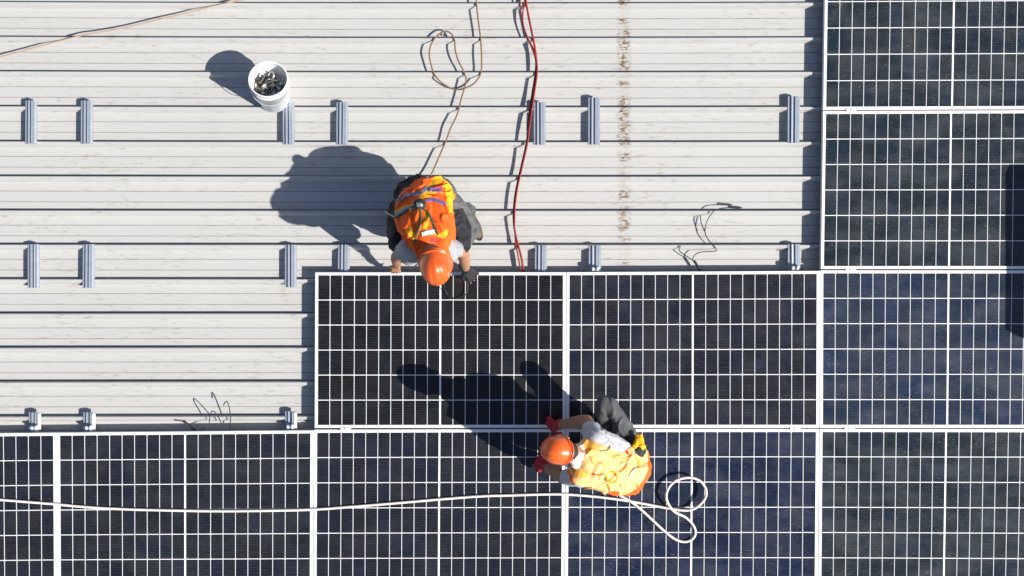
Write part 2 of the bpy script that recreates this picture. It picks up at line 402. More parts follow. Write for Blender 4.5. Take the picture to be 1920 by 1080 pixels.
# ------------------------------------------------------------ cables and ropes
def cable(name, pts, r, mat, label, cat, z=None, seg=8, parent=None):
    path = []
    for p in pts:
        zz = p[2] if len(p) > 2 else (z if z is not None else R+r)
        path.append(P(p[0], p[1], zz))
    bm = bmesh.new(); tube(bm, catmull(path), r, seg); bmesh.ops.recalc_face_normals(bm, faces=bm.faces)
    org = path[len(path)//2]
    o = from_bm(name, bm, [mat], None, True, org)
    if parent: adopt(o, parent)
    else: tag(o, label, cat)
    return o
cable('rope', [(520,-14),(452,0,),(400,11.5),(345,26),(300,36),(240,50.5),(190,60,.052),(165,64,.06),(140,69.5,.052),(100,80),(60,91),(0,107),(-80,130)], .0048, M_ropet, 'thin tan rope running diagonally across the top left of the roof', 'rope')
cable('rope', [(889,-60,.06),(893,0,.055),(897,40),(901,70),(903,105,.055),(902,135),(893,152),(878,163,.035),(860,168,.03),(845,165,.03),(828,155,.035),(815,140),(808,120,.05),(805,100,.055),(809,82,.05),(820,67),(833,59),(845,62),(852,75),(854,95,.055),(860,115,.055),(870,135,.052),(874,150,.055),(871,165,.055),(865,185,.05),(857,215,.055),(845,240,.055),(836,265),(825,290,.055),(812,320,.06),(802,342,.075)], .0053, M_rope, 'brown rope with a loop leading up the roof from the stooping worker', 'rope')
def rz(x, y): return .108
wp = [(-60,933),(0,937),(50,941),(100,945),(160,950.5),(230,954.5),(300,956.5),(400,958.3),(500,957.5),(587,955.3),(660,950),(740,943.5),(820,936.5),(900,930.5),(960,928.6),(1020,926.8),(1060,927),(1110,930.5),(1160,936.5),(1200,943),(1250,952.5,.118),(1285,957,.13),(1305,952,.14),(1321,936,.15),(1324,920,.15),(1316,905,.15),(1302,897,.15),(1285,896,.15),(1266,902,.15),(1253,916,.15),(1249,932,.15),(1254,947,.14),(1265,960,.12),(1285,970),(1299,984),(1304,998),(1299,1010),(1284,1016),(1266,1011),(1248,998),(1225,977),(1200,954),(1182,940,.118),(1163,929,.13),(1150,916,.2)]
cable('rope', [(p[0], p[1], p[2] if len(p) > 2 else .1075) for p in wp], .0088, M_ropew, 'thick cream rope over the bottom row of panels, coiled beside the kneeling worker', 'rope')
red = empty('power_cable', P(975, 300, R)); tag(red, 'red power cable of twisted strands running down the roof', 'cable')
cable('strand', [(984,-40),(986,0),(990,25),(997,60),(1002,85),(1006,115),(1005,142),(1001,172),(996,205),(991,245,.062),(986,275,.062),(977,315),(969,350),(964.5,380),(963,410),(966,437),(972,462),(978,485),(981.5,512,.05)], .0074, M_red, '', '', parent=red)
cable('strand', [(990,-40),(984,0),(980,30),(982,50),(990,72),(1000,92),(1006.5,118,.06),(1007,140,.06),(1002,175,.06),(997,208,.068),(992,245,.072),(988,275,.07),(979,315,.06),(971,350,.06),(966,385,.06),(965,415,.06),(966,440),(967,458),(971,478),(976,506)], .0052, M_red, '', '', parent=red)
cable('strand', [(977,-40),(975,0),(977,25),(980,45),(987,66),(995,85),(1004,112),(1003,140),(998,172),(993,205),(988,245)], .0045, M_redd, '', '', parent=red)
def thing_wire(name, segs, r, label, z=.047):
    bm = bmesh.new()
    org = P(segs[0][0][0], segs[0][0][1], z)
    for s in segs: tube(bm, catmull([P(p[0], p[1], p[2] if len(p) > 2 else z) for p in s]), r, 6)
    bmesh.ops.recalc_face_normals(bm, faces=bm.faces)
    o = from_bm(name, bm, [M_wire], None, True, org)
    tag(o, label, 'wire'); return o
w1 = thing_wire('wire', [[(1366,389,.05),(1350,391,.06),(1338,396,.06),(1327,412,.055),(1322,428,.05),(1323,440),(1330,452),(1341,464),(1343,470),(1332,471.5),(1312,473),(1302,479),(1299,488),(1307,498),(1317,512,.05)], [(1313,403,.03),(1315,418,.04),(1323,438,.045)], [(1276,461,.05),(1273,469,.05),(1284,478,.05),(1299,488,.047)]], .0033, 'thin black wire with a plug lying on the roof right of the rust streak')
def plug(px, py, ang, parent):
    bm = bmesh.new(); c = P(px, py, .053)
    d = Vector((math.cos(ang), math.sin(ang), 0))
    tube(bm, [c-d*.045, c-d*.04, c-d*.01, c-d*.008, c+d*.03, c+d*.034], .0085, 8)
    tube(bm, [c+d*.034, c+d*.05], .005, 8)
    return adopt(from_bm('plug', bm, [M_black], None, True), parent)
plug(1377,388.5, math.radians(-4), w1)
plug(1308,499, math.radians(-58), w1)
w2 = thing_wire('wire', [[(327,787.5,.05),(340,789.5,.05),(350,792,.05),(360,800,.055)], [(374,806,.075),(386,802,.075),(392,793,.065),(393,785,.075),(395,775,.13),(399,770.5,.155),(405,775,.145),(411,785,.11),(416,797,.055)]], .0033, 'thin black wire bent into a narrow loop on the roof, above the bottom row')
plug(362,803, math.radians(-42), w2)
def loopwire():
    o = thing_wire('wire', [[(431,802,.05),(432,788,.07),(431,770,.10),(427,755,.115),(423,753,.11),(419,760,.09)]], .0036, 'upright bent black wire end standing on the roof at the right of the wire tangle')
    return o
loopwire()
thing_wire('wire', [[(868,512,.13),(875,525,.13),(877,540,.12),(872,553,.115),(855,560,.112),(842,556,.115),(836,545,.13),(833,530,.2),(845,515,.2)]], .0032, 'loop of black wire hanging from the black glove over the panel edge', .12)

# ------------------------------------------------------------ bucket with clamps
def bucket():
    base = P(515, 185, .03); top = P(502.5, 148, .325)
    ax = (top-base); hgt = ax.length; ax.normalize()
    q = Vector((0,0,1)).rotation_difference(ax)
    root = empty('bucket', base); tag(root, 'white plastic bucket full of metal clamps', 'bucket')
    root.rotation_mode = 'QUATERNION'; root.rotation_quaternion = q
    rb, rt, t = .104, .124, .0028; seg = 64
    prof = [(0,0),(rb-.004,0),(rb,.004),(rb+(rt-rb)*.8,hgt*.80),(rt+.0045,hgt*.805),(rt+.0045,hgt*.83),(rt-.001,hgt*.835),(rt,hgt*.9),(rt+.002,hgt*.9+.001),(rt+.006,hgt-.004),(rt+.004,hgt),(rt-t,hgt),(rt-t-.001,hgt*.95),(rb-t,.006),(0,.006)]
    bm = bmesh.new(); rings = []
    for r, z in prof:
        rings.append([bm.verts.new((r*math.cos(a), r*math.sin(a), z)) for a in [2*math.pi*k/seg for k in range(seg)]] if r else [bm.verts.new((0,0,z))])
    for a, b_ in zip(rings, rings[1:]):
        for k in range(seg):
            va = [a[k%len(a)], a[(k+1)%len(a)]] if len(a) > 1 else [a[0]]
            vb = [b_[(k+1)%seg], b_[k]] if len(b_) > 1 else [b_[0]]
            f = bm.faces.new(va+vb); f.smooth = True
    bmesh.ops.recalc_face_normals(bm, faces=bm.faces)
    from_bm('shell', bm, [M_bucket], root)
    # wire handle folded down on the near side
    bm = bmesh.new(); hp = []
    for k in range(25):
        a = math.pi*k/24
        hp.append(Vector((math.cos(a)*(rt+.010), -abs(math.sin(a))*(rt+.008), hgt*.84-math.sin(a)*.085)))
    tube(bm, hp, .0022, 6); from_bm('handle', bm, [simple('handle_wire', (.75,.75,.76), .4, .4, .05)], root, True)
    for sx in (-1, 1):
        bm = bmesh.new(); box(bm, sx*(rt+.003)-.007, sx*(rt+.003)+.007, -.014, .014, hgt*.80, hgt*.88)
        bmesh.ops.bevel(bm, geom=list(bm.edges), offset=.003, segments=2, affect='EDGES')
        from_bm('handle_lug', bm, [M_bucket], root)
    return base, q, hgt
bb, bq, bh = bucket()
def clampshape(kind):
    bm = bmesh.new()
    if kind == 0:      # bent Z clamp
        pr = [(-.028,0),(-.010,0),(-.010,.022),(.012,.022),(.012,0),(.030,0)]
        for (x0, z0), (x1, z1) in zip(pr, pr[1:]):
            box(bm, min(x0,x1)-.0015, max(x0,x1)+.0015, -.013, .013, min(z0,z1)-.0015, max(z0,z1)+.0015)
    elif kind == 1:    # long bolt with head and nut
        tube(bm, [Vector((-.035,0,0)), Vector((.038,0,0))], .004, 8)
        tube(bm, [Vector((-.042,0,0)), Vector((-.035,0,0))], .009, 6); tube(bm, [Vector((.012,0,0)), Vector((.020,0,0))], .0085, 6)
    elif kind == 2:    # angle
        box(bm, -.035, .035, -.012, .012, 0, .003); box(bm, -.035, .035, .0095, .0125, .0035, .028)
    else:              # U strap
        tube(bm, [Vector((math.cos(a)*.024, math.sin(a)*.020, 0)) for a in [math.pi*1.55*k/14 for k in range(15)]], .0045, 6)
    me = bpy.data.meshes.new('metal_clamp'); bm.to_mesh(me); bm.free(); me.materials.append(M_scrap if kind != 2 else M_scrap); return me
cm = [clampshape(k) for k in range(4)]
dark = [m.copy() for m in cm]
for m in dark: m.materials[0] = M_scrap2
for i in range(64):
    o = bpy.data.objects.new('metal_clamp', (cm if i % 5 < 3 else dark)[random.choice((0,0,1,2,2,3))]); col.objects.link(o)
    a = random.uniform(0, 2*math.pi); rr = .082*math.sqrt(random.random())
    lv = .165+.0012*i+random.uniform(-.008,.008)-.25*rr
    o.location = bb+bq@Vector((rr*math.cos(a), rr*math.sin(a), lv))
    o.rotation_euler = (random.uniform(-.6,.6), random.uniform(-.6,.6), random.uniform(0, 6.28))
    tag(o, 'metal clamp or bolt in the jumbled heap inside the white bucket', 'metal clamp', 'metal clamps heaped in the bucket')

# ------------------------------------------------------------ unseen block added beside the frame to cast a shadow into it
def shadow_unit():
    M_u = simple('caster_grey', (.5,.5,.5), .5)
    z = .75; kx, ky = 1.1*(z-PT), .45*(z-PT)
    def G(px, py): p = P(px, py, PT); return (p.x+kx, p.y-ky)
    y1 = G(0,308)[1]; y0 = G(0,624)[1]; x0 = G(1886.5,0)[0]
    bm = bmesh.new()
    pts = [(x0+.030,y1),(x0,y1-.06),(x0,y0+.02),(x0+.10,y0-.03),(x0+.75,y0-.04),(x0+.75,y1)]
    lo = [bm.verts.new((x,y,PT+.18)) for x,y in pts]; hi = [bm.verts.new((x,y,z)) for x,y in pts]
    bm.faces.new(lo[::-1]); bm.faces.new(hi)
    for k in range(6): bm.faces.new((lo[k],lo[(k+1)%6],hi[(k+1)%6],hi[k]))
    bmesh.ops.recalc_face_normals(bm, faces=bm.faces)
    root = empty('shadow_caster', (x0+.4,(y0+y1)/2,0)); tag(root, 'grey block on legs added unseen beyond the right edge to cast the dark shadow on the panels', 'shadow caster')
    adopt(from_bm('caster_block', bm, [M_u]), root)
    for (x, y) in ((x0+.1,y0+.08),(x0+.65,y0+.08),(x0+.1,y1-.1),(x0+.65,y1-.1)):
        b2 = bmesh.new(); box(b2, x-.02, x+.02, y-.02, y+.02, PT+.001, PT+.179); adopt(from_bm('caster_leg', b2, [M_u]), root)
shadow_unit()
# ------------------------------------------------------------ people
M_skin = simple('skin', (.40,.20,.12), .55, 0, .10, 60, .2)
M_hair = simple('dark_hair', (.02,.014,.01), .7, 0, .4, 200, .5)
M_eye = simple('eye_white', (.7,.7,.68), .2, 0, .02, 5, 0)
M_iris = simple('eye_iris', (.03,.02,.015), .2, 0, .02, 5, 0)
def cloth(name, c, rough=.85, var=.15):
    m, n, b = new_mat(name)
    t = noise_n(n, (1,1,1), 22, 5, .6); t2 = noise_n(n, (1,1,1), 420, 2)
    r = ramp(n, t.outputs[0], [(.3, [v*(1-var) for v in c]), (.7, [min(1, v*(1+var)) for v in c])])
    L(n, r.outputs[0], b.inputs['Base Color']); b.inputs['Roughness'].default_value = rough
    bump(n, b, t2.outputs[0], .35, .0012); return m
M_orange = cloth('orange_vest_fabric', (1.0,.118,.003), .75, .06)
M_yellow = cloth('yellow_vest_fabric', (1.0,.44,.004), .75, .06)
M_redf = cloth('red_edging', (.62,.035,.012), .75, .1)
M_pale = cloth('pale_vest_fabric', (.98,.56,.22), .75, .05)  # faded orange, paled further by overexposed sunlight mixed into the colour
M_pale2 = cloth('faded_yellow_fabric', (.95,.43,.06), .75, .05)
M_refl = cloth('grey_reflective_tape', (.16,.19,.26), .35, .1)
M_refl2 = cloth('violet_reflective_tape', (.16,.13,.34), .35, .1)
M_refw = cloth('white_reflective_tape', (.85,.85,.85), .4, .03)
M_green = cloth('green_webbing', (.05,.11,.05), .8, .2)
M_trs = cloth('charcoal_trousers', (.105,.105,.108), .85, .22)
M_trs2 = cloth('grey_trousers', (.085,.09,.095), .85, .2)
M_trs_shade = cloth('shaded_trouser_cloth', (.012,.013,.018), .8, .2)  # near-black copy of the trouser cloth for painted shade
M_shirt = cloth('grey_tshirt', (.34,.34,.36), .85, .08)
M_shirt2 = cloth('light_grey_tshirt', (.50,.51,.54), .85, .08)
M_redg = cloth('red_glove_fabric', (.48,.02,.025), .7, .2)
M_blkg = cloth('black_glove_fabric', (.018,.019,.022), .7, .2)
M_boot = cloth('brown_boot_leather', (.13,.08,.045), .6, .25)
M_web = cloth('black_webbing', (.015,.016,.018), .7, .2)
def helmet_mat():
    m, n, b = new_mat('orange_helmet_shell')
    t = noise_n(n, (1,1,1), 9, 4, .6); s = noise_n(n, (30,6,9), 2.2, 4, .7)
    c = ramp(n, t.outputs[0], [(.3, (.80,.095,.012)), (.7, (.93,.150,.018))]).outputs[0]
    c = mixc(n, mathn(n, 'MULTIPLY', ramp(n, s.outputs[0], [(.62, 0), (.72, 1)]).outputs[0], .35), c, (.40,.06,.02))
    L(n, c, b.inputs['Base Color']); b.inputs['Roughness'].default_value = .33; b.inputs['Coat Weight'].default_value = .5; b.inputs['Coat Roughness'].default_value = .12
    bump(n, b, t.outputs[0], .1, .003); return m
M_helm = helmet_mat()

class Blob:
    """closed pieces fused by a voxel remesh into one continuous surface"""
    def __init__(s): s.bm = bmesh.new()
    def ell(s, c, r, q=None):
        m = Matrix.Translation(Vector(c)) @ (q.to_matrix().to_4x4() if q else Matrix.Identity(4)) @ Matrix.Diagonal((*r, 1))
        bmesh.ops.create_icosphere(s.bm, subdivisions=3, radius=1, matrix=m)
    def cap(s, p0, r0, p1, r1):
        p0, p1 = Vector(p0), Vector(p1); d = p1-p0; Ln = d.length
        if Ln < 1e-6: return s.ell(p0, (r0,)*3)
        q = Vector((0,0,1)).rotation_difference(d); seg = 20; rings = []
        pr = [(-math.cos(a)*r0, math.sin(a)*r0) for a in [math.pi/2*k/6 for k in range(1, 7)]]
        pr += [(Ln+math.sin(a)*r1, math.cos(a)*r1) for a in [math.pi/2*k/6 for k in range(0, 6)]]
        for z, r in pr: rings.append([s.bm.verts.new(p0+q@Vector((r*math.cos(t), r*math.sin(t), z))) for t in [2*math.pi*k/seg for k in range(seg)]])
        a = s.bm.verts.new(p0+q@Vector((0,0,-r0))); b = s.bm.verts.new(p0+q@Vector((0,0,Ln+r1)))
        for k in range(seg):
            s.bm.faces.new((a, rings[0][(k+1)%seg], rings[0][k])); s.bm.faces.new((b, rings[-1][k], rings[-1][(k+1)%seg]))
        for x, y in zip(rings, rings[1:]):
            for k in range(seg): s.bm.faces.new((x[k], x[(k+1)%seg], y[(k+1)%seg], y[k]))
    def chain(s, *pr):
        for (p0, r0), (p1, r1) in zip(pr, pr[1:]): s.cap(p0, r0, p1, r1)
    def build(s, name, mats, parent, voxel=.006, smooth=4, wrinkle=0., wsc=(14,14,14), ridge=True, seed=0):
        me = bpy.data.meshes.new(name); s.bm.to_mesh(me); s.bm.free()
        o = bpy.data.objects.new(name, me); col.objects.link(o)
        m = o.modifiers.new('r', 'REMESH'); m.mode = 'VOXEL'; m.voxel_size = voxel
        m = o.modifiers.new('s', 'SMOOTH'); m.factor = .5; m.iterations = smooth
        dg = bpy.context.evaluated_depsgraph_get()
        new = bpy.data.meshes.new_from_object(o.evaluated_get(dg)); new.name = name
        o.modifiers.clear(); o.data = new; bpy.data.meshes.remove(me)
        if wrinkle:
            off = Vector((seed*3.1, seed*1.7, seed*.9))
            ns = [v.normal.copy() for v in new.vertices]
            for v, nn in zip(new.vertices, ns):
                q = Vector((v.co.x*wsc[0], v.co.y*wsc[1], v.co.z*wsc[2]))+off
                q += Vector((noise.noise(q*.6+Vector((5,1,2))), noise.noise(q*.6+Vector((-3,7,4))), noise.noise(q*.6+Vector((9,-6,3)))))*.9
                a = noise.noise(q); h = (1-abs(a)*2.4)**3 if abs(a) < .41 else 0
                v.co += nn*wrinkle*((h-.10) if ridge else a)
        for mm in mats: new.materials.append(mm)
        new.polygons.foreach_set('use_smooth', [True]*len(new.polygons)); new.update()
        bv = BVHTree.FromPolygons([v.co.copy() for v in new.vertices], [tuple(p.vertices) for p in new.polygons])
        if parent: adopt(o, parent)
        o.location += Vector((0,0,0))
        return o, bv
CAM = Vector((0,0,H))
def inside(px, py, poly):
    c = False; n = len(poly)
    for i in range(n):
        (x0, y0), (x1, y1) = poly[i], poly[i-1]
        if (y0 > py) != (y1 > py) and px < (x1-x0)*(py-y0)/(y1-y0)+x0: c = not c
    return c
def zone(o, poly, idx, zmin):
    """give faces another colour"""
    loc = o.location+(o.parent.location if o.parent else Vector())
    me = o.data
    for p in me.polygons:
        c = p.center+loc
        if c.z < zmin or p.normal.z < .05: continue
        k = F/(H-c.z); px, py = 960+c.x*k, 540-c.y*k
        if inside(px, py, poly): p.material_index = idx
def ribbon(name, bv, pts, width, mat, parent, lift=.003, taper=False):
    path = catmull([Vector((x, y, 0)) for x, y in pts], step=2.5)
    bm = bmesh.new(); rows = []; n = len(path); k = 5
    for i, p in enumerate(path):
        d = (path[min(i+1,n-1)]-path[max(i-1,0)]).normalized(); s = Vector((-d.y, d.x, 0))
        wv = width*(math.sin(math.pi*(i+.7)/(n+.4))**.4 if taper else 1); row = []
        for j in range(k):
            q = p+s*((j/(k-1)-.5)*wv); dr = (P(q.x, q.y, 0)-CAM).normalized()
            h, nn, _, _ = bv.ray_cast(CAM, dr)
            if h is None: row = None; break
            row.append((h, nn))
        if row: rows.append(row)
    top = [[bm.verts.new(h+Vector((nn.x, nn.y, max(nn.z, .3)))*lift) for h, nn in r] for r in rows]
    bot = [[bm.verts.new(h-nn*.002) for h, nn in r] for r in rows]
    for i in range(len(rows)-1):
        if (rows[i][2][0]-rows[i+1][2][0]).length > .06: continue
        for j in range(k-1):
            bm.faces.new((top[i][j], top[i+1][j], top[i+1][j+1], top[i][j+1]))
        for jj in (0, k-1): bm.faces.new((top[i][jj], bot[i][jj], bot[i+1][jj], top[i+1][jj]))
    bmesh.ops.recalc_face_normals(bm, faces=bm.faces)
    for f in bm.faces: f.smooth = True
    return adopt(from_bm(name, bm, [mat], None, False), parent)

def head_axes(fwd, up):
    f = Vector(fwd).normalized(); u = Vector(up); u = (u-f*u.dot(f)).normalized(); r = f.cross(u)
    return Matrix((r, f, u)).transposed().to_quaternion()      # local x right, y forward, z up
def add_head(b, c, q, s=1.):
    def G(x, y, z): return c+q@(Vector((x, y, z))*s)
    b.ell(G(0,-.012,.035), (.075*s,.093*s,.085*s), q); b.ell(G(0,.030,-.025), (.060*s,.062*s,.078*s), q)
    b.ell(G(0,.045,-.078), (.038*s,.036*s,.026*s), q)                 # chin
    b.cap(G(0,.088,.018), .010*s, G(0,.108,-.020), .015*s)             # nose
    for x in (-1, 1):
        b.ell(G(.012*x,.104,-.024), (.009*s,.009*s,.008*s), q)
        b.ell(G(.077*x,-.002,-.010), (.010*s,.020*s,.031*s), q)        # ear
        b.cap(G(.018*x,.088,.026), .011*s, G(.046*x,.074,.024), .010*s) # brow
        b.ell(G(.042*x,.062,-.022), (.022*s,.018*s,.018*s), q)
    b.cap(G(-.020,.088,-.050), .008*s, G(.020,.088,-.050), .008*s); b.cap(G(-.014,.085,-.061), .009*s, G(.014,.085,-.061), .009*s)
    return G
def add_hand(b, wrist, d, palm, side, curl=(.5,.5,.55,.6), grow=0., thumb=1, s=1., tips=True, fr=.0085):
    """palm, four unequal bent fingers and a thumb from the side of the palm"""
    d = Vector(d).normalized(); pn = Vector(palm); pn = (pn-d*pn.dot(d)).normalized(); sd = d.cross(pn)*side
    w = Vector(wrist)
    for k in range(4):
        x = (k-1.5)*.0195*s
        b.cap(w+d*.012+sd*x*.55, .014*s+grow, w+d*.082*s+sd*x, .0115*s+grow)
    joints = []
    for k, (ln, cv) in enumerate(zip((.070,.079,.073,.058), curl)):
        x = (k-1.5)*.0225*s; p = w+d*.086*s+sd*x; sp = (k-1.5)*.06
        dd = (d+sd*sp).normalized(); a = cv*.6; seg = []
        rr = fr*s*(1.05 if k < 3 else .9)+grow
        for j, fl in enumerate((.45,.31,.24)):
            dv = (dd*math.cos(a)+pn*math.sin(a)).normalized(); p2 = p+dv*ln*fl*s
            if tips or j == 0: b.cap(p, rr*(1-.08*j), p2, rr*(.93-.08*j))
            p = p2; a += cv*.9
        joints.append(p)
    tb = w+d*.030*s-sd*.026*s; t1 = tb+(d*.75-sd*.85+pn*.35).normalized()*.036*s; t2 = t1+(d*.9-sd*.2+pn*.5).normalized()*.030*s; t3 = t2+(d*.95+pn*.45).normalized()*.022*s
    b.cap(tb, .015*s+grow, t1, .0115*s+grow); b.cap(t1, .0110*s+grow, t2, .0095*s+grow)
    if tips: b.cap(t2, .0092*s+grow, t3, .0078*s+grow)
    return joints
def nails(parent, body_bv, pts): pass

def helmet(parent, c, q, s=1.):
    """hard hat: shell with raised ridge, rain gutter rim, peak; local y forward"""
    bm = bmesh.new(); nu, nv = 72, 26; rings = []
    rx, ry, rzz = .1010*s, .1180*s, .115*s
    for j in range(nv+1):
        t = j/nv*math.pi/2; ring = []
        for i in range(nu):
            a = 2*math.pi*i/nu; st, ct = math.sin(t), math.cos(t)
            ex = .80
            x = rx*math.sin(a)*st**ex; y = ry*math.cos(a)*st**ex; z = rzz*ct
            # ridge along the crown and two side vents
            rd = math.exp(-(x/(.014*s))**2)*.0055*s*(1 if abs(y) < ry*.88 else .2)*ct**.35 if ct > 0 else 0
            rd2 = sum(math.exp(-((x-o_*.040*s)/(.008*s))**2) for o_ in (-1, 1))*.0026*s*(ct**.5)
            ring.append(Vector((x, y, z+rd+rd2)))
        rings.append(ring)
    # rim: flares outward, long peak to the front
    for k, (dr, dz) in enumerate(((.002,-.010),(.003,-.022),(.008,-.024),(.011,-.027),(.010,-.031),(.004,-.031))):
        ring = []
        for i in range(nu):
            a = 2*math.pi*i/nu; fr = max(0, math.cos(a))**2.5
            e = dr*s*(1+ (2.9*fr if k >= 2 and k < 5 else 0)); 
            ring.append(Vector(((rx+e)*math.sin(a), (ry+e)*math.cos(a), (dz-.010*fr*(k >= 3))*s)))
        rings.append(ring)
    vr = []
    for j, r in enumerate(rings):
        vr.append([bm.verts.new(c+q@r[0])] if j == 0 else [bm.verts.new(c+q@v) for v in r])
    for i in range(nu): bm.faces.new((vr[0][0], vr[1][i], vr[1][(i+1)%nu]))
    for a, b in zip(vr[1:], vr[2:]):
        for i in range(nu): bm.faces.new((a[i], b[i], b[(i+1)%nu], a[(i+1)%nu]))
    bmesh.ops.recalc_face_normals(bm, faces=bm.faces)
    bmesh.ops.solidify(bm, geom=list(bm.faces), thickness=.003)
    hm = adopt(from_bm('helmet', bm, [M_helm], None, True), parent)
    # small vent caps: embossed badge on the brow and slots
    def sub(name, pts, r, mat):
        bm = bmesh.new(); tube(bm, catmull([c+q@(Vector(p)*s) for p in pts]), r, 6)
        o = from_bm(name, bm, [mat], None, True); o.parent = hm; return o
    for x in (-1, 1):
        sub('chin_strap', [(.098*x,.01,-.030),(.085*x,.03,-.075),(.05*x,.045,-.125),(0,.05,-.137)], .0035, M_web)
    sub('nape_strap', [(-.090,-.04,-.035),(-.06,-.098,-.045),(0,-.118,-.05),(.06,-.098,-.045),(.09,-.04,-.035)], .006, M_helm)
    return hm
def face_parts(parent, G, q, s, body):
    for x in (-1, 1):
        bm = bmesh.new(); bmesh.ops.create_uvsphere(bm, u_segments=14, v_segments=10, radius=.0125*s, matrix=Matrix.Translation(G(.030*x,.079,.004)))
        e = adopt(from_bm('eye', bm, [M_eye], None, True), parent)
        bm = bmesh.new(); bmesh.ops.create_uvsphere(bm, u_segments=10, v_segments=8, radius=.0058*s, matrix=Matrix.Translation(G(.030*x,.0885,.004)))
        i = from_bm('iris', bm, [M_iris], None, True); i.parent = e
    b = Blob(); b.ell(G(0,-.026,.030), (.080*s,.088*s,.086*s), q); b.ell(G(0,-.075,-.02), (.055*s,.030*s,.045*s), q)
    b.build('hair', [M_hair], parent, .007, 2, .003, (90,90,90), False)

def boot(parent, heel, toe, up, s=1., mat=None):
    heel, toe = Vector(heel), Vector(toe); d = (toe-heel).normalized(); b = Blob()
    b.cap(heel+Vector((0,0,.045)), .042*s, heel+Vector((0,0,.10)), .046*s)
    b.cap(heel+Vector((0,0,.038)), .038*s, toe-d*.05+Vector((0,0,.030)), .040*s); b.cap(toe-d*.07+Vector((0,0,.032)), .043*s, toe-d*.03+Vector((0,0,.028)), .036*s)
    o, _ = b.build('boot', [mat or M_boot], parent, .006, 3, .002, (25,25,25))
    bm = bmesh.new(); side = d.cross(Vector((0,0,1))); pts = []
    for k in range(28):
        a = 2*math.pi*k/28; u = math.cos(a); v = math.sin(a)
        ln = (toe-heel).length*.5+.030; pts.append((heel+toe)/2-d*.01+d*u*ln+side*v*(.044 if u < 0 else .047)*s)
    lo = [bm.verts.new((p.x, p.y, heel.z-.004)) for p in pts]; hi = [bm.verts.new((p.x, p.y, heel.z+.016)) for p in pts]
    bm.faces.new(lo[::-1]); bm.faces.new(hi)
    for k in range(28): bm.faces.new((lo[k], lo[(k+1)%28], hi[(k+1)%28], hi[k]))
    s_ = from_bm('sole', bm, [M_black]); s_.parent = o

